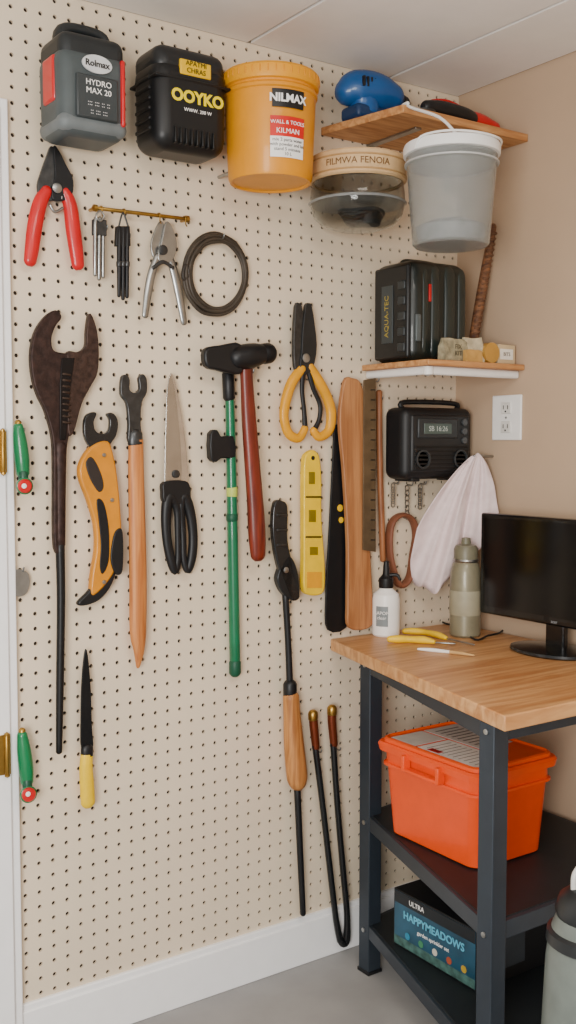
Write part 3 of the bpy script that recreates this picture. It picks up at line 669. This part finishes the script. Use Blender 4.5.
with G('power_cable'):
    pts=[on(x,y,.004) for x,y in((438,621),(446,625),(458,628),(475,641),(488,637),(500,634),(505,627),(492,623))]
    tube3('cable',pts,[.0028]*len(pts),BLK,ref=ZR,seg=8)
def rrect(cx,cy,hx,hy,r,z,n=5):
    out=[]
    for sx,sy,a0 in((1,1,0),(-1,1,pi/2),(-1,-1,pi),(1,-1,1.5*pi)):
        for k in range(n+1):
            a=a0+pi/2*k/n; out.append(Vector((cx+sx*(hx-r)+r*math.cos(a),cy+sy*(hy-r)+r*math.sin(a),z)))
    return out
def loft(name,rings,mat,capb=True,capt=False):
    vs=[v for r in rings for v in r]; n=len(rings[0]); fs=[]
    for i in range(len(rings)-1):
        for k in range(n): l=(k+1)%n; fs.append((i*n+k,i*n+l,(i+1)*n+l,(i+1)*n+k))
    if capb: fs.append(list(range(n)))
    if capt: fs.append([(len(rings)-1)*n+k for k in range(n)])
    return add(name,vs,fs,mat,ang=40)
with G('storage_tote'):
    o=M('#ea4a06',.4,var=.04,coat=.1); cx,cy=-.362,-.425; z=.4325; hh=.228
    R=lambda hx,hy,zz,r=.03: rrect(cx,cy,hx,hy,r,z+zz)
    loft('tub',[R(.108,.148,0),R(.113,.153,.004),R(.124,.165,hh-.05),R(.126,.167,hh-.045),R(.126,.167,hh),R(.122,.163,hh),R(.118,.159,hh-.05),R(.106,.147,.006)],o,True,True)
    loft('rim_flange',[R(.126,.167,hh-.014),R(.138,.18,hh-.016),R(.141,.183,hh),R(.137,.179,hh+.006),R(.124,.165,hh+.006)],o,False,False)
    loft('lip_lower',[R(.124,.165,hh-.055),R(.131,.172,hh-.053),R(.131,.172,hh-.047),R(.124,.165,hh-.045)],o,False,False)
    loft('lid',[R(.130,.171,hh+.004),R(.130,.171,hh+.014),R(.125,.166,hh+.017),R(.121,.162,hh+.012),R(.117,.158,hh+.012)],M('#ea5210',.4,var=.03),True,True)
    box('handle_bar',(cx-.152,cy-.06,z+hh-.045),(cx-.130,cy+.06,z+hh-.035),o,.004)
    for s in(-1,1): box('handle_tab',(cx-.152,cy+s*.06-.006,z+hh-.045),(cx-.128,cy+s*.06+.006,z+hh-.004),o,.003)
    pz=z+hh+.0125
    box('instruction_sheet',(cx-.112,cy-.150,pz),(cx-.008,cy+.05,pz+.001),M('#f3f0ea',.5),.0002)
    box('instruction_sheet_b',(cx+.0,cy-.05,pz),(cx+.112,cy+.150,pz+.001),M('#cfcac3',.5),.0002)
    box('instruction_sheet_c',(cx-.110,cy+.06,pz),(cx-.008,cy+.150,pz+.001),M('#d8d3cc',.5),.0002)
    for i in range(10): box('print_line',(cx-.10,cy-.135+i*.018,pz+.001),(cx-.02,cy-.132+i*.018,pz+.0014),M('#8c8780',.5),.0001)
    for i in range(9): box('print_line',(cx+.015,cy-.04+i*.02,pz+.001),(cx+.095,cy-.034+i*.02,pz+.0014),M('#6a655e',.5),.0001)
    box('red_mark',(cx-.108,cy-.02,pz+.001),(cx-.09,cy+.02,pz+.0014),RED,.0001)
with G('product_box'):
    z=.1375; x0,x1,y0,y1=-.455,-.20,-.565,-.27; k=M('#121417',.5)
    box('carton',(x0,y0,z),(x1,y1,z+.145),k,.002)
    box('printed_side',(x0-.0012,y0+.004,z+.004),(x0,y1-.004,z+.141),M('#1d4a60',.4,var=.35,scale=14),.0003)
    box('printed_scene',(x0-.0018,y0+.004,z+.004),(x0-.001,y1-.004,z+.026),M('#3d5f5a',.5,var=.6,scale=50),.0003)
    box('printed_band',(x0-.0018,y0+.004,z+.112),(x0-.001,y1-.004,z+.141),M('#0e161c',.5),.0003)
    text('HAPPYMEADOWS',(x0-.002,(y0+y1)/2,z+.088),.027,M('#5fb3d0',.4),face='-x',bold=.0006)
    text('garden sprinkler set',(x0-.002,(y0+y1)/2,z+.062),.014,WHITE,face='-x')
    text('ULTRA',(x0-.002,(y0+y1)/2+.06,z+.126),.018,WHITE,face='-x')
    for i in range(5): lathe('printed_dot',[(.009,0),(.009,-.0006),(0,-.0006)],(x0-.0018,y0+.04+i*.05,z+.038),M(['#b8982c','#a04a30','#c8c4b6','#3d7e5a','#2a80a0'][i],.5),seg=16,axis='X')
    box('front_badge',(x0+.03,y0-.001,z+.02),(x0+.07,y0,z+.05),M('#d6c84a',.4),.0002)
    box('front_badge_b',(x0+.08,y0-.001,z+.03),(x0+.16,y0,z+.11),M('#3a4046',.4),.0002)
    box('lid_seam',(x0+.12,y0,z+.145),(x0+.125,y1,z+.1455),M('#3a3f44',.5),.0002)
with G('canister_vacuum'):
    c=Vector((-.572,-.985,0)); g=M('#6b736e',.45,coat=.2); dk=M('#222527',.4)
    lathe('body',[(0,0),(.10,0),(.105,.01),(.105,.06),(.098,.10),(.092,.28),(.086,.42),(.080,.475),(.066,.51),(0,.515)],c,g)
    lathe('base_ring',[(.104,.03),(.109,.035),(.109,.055),(.104,.06)],c,dk)
    lathe('neck_ring',[(.080,.455),(.086,.46),(.084,.48),(.077,.485)],c,dk)
    a=math.atan2(CAM.y-c.y,CAM.x-c.x); patch('front_panel',c,.0945,.12,.38,a-.2,a+.9,dk,r1=.0895,t=.003)
    lathe('top_dome',[(.066,.507),(.070,.52),(.062,.545),(.04,.563),(0,.567)],c,dk,32)
    tube3('handle',[c+Vector((-.03,.02,.555)),c+Vector((-.028,.02,.59)),c+Vector((0,.02,.605)),c+Vector((.028,.02,.59)),c+Vector((.03,.02,.555))],[.006]*5,M('#d6d6d2',.4))
with G('electric_cord'):
    tube3('cord',[Vector((-.03,-.62,.80)),Vector((-.03,-.70,.70)),Vector((-.024,-.74,.60)),Vector((-.02,-.70,.50)),Vector((-.02,-.64,.44))],[.004]*5,BLK,ref=Vector((1,0,0)),seg=8)
    box('plug',(-.03,-.635,.79),(0,-.605,.83),BLK,.004)
# ------------------------------------------------------------------ lights
def area(name,loc,tgt,size,power,col=(1,1,1),sy=None):
    l=bpy.data.lights.new(name,'AREA'); l.energy=power; l.color=col; l.size=size
    if sy: l.shape='RECTANGLE'; l.size_y=sy
    o=bpy.data.objects.new(name,l); bpy.context.scene.collection.objects.link(o); o.location=loc
    o.rotation_euler=(Vector(tgt)-Vector(loc)).to_track_quat('-Z','Y').to_euler(); return o
area('window_light',(-3.1,-2.6,1.35),(-.8,0,.8),.9,88,(1,.975,.94),1.1)
area('ceiling_light',(-1.3,-1.7,2.36),(-1.2,-1.2,0),.7,18,(1,.93,.84))
w=bpy.data.worlds.new('world'); bpy.context.scene.world=w; w.use_nodes=True
bg=w.node_tree.nodes['Background']; bg.inputs[0].default_value=(1,.96,.91,1); bg.inputs[1].default_value=.58
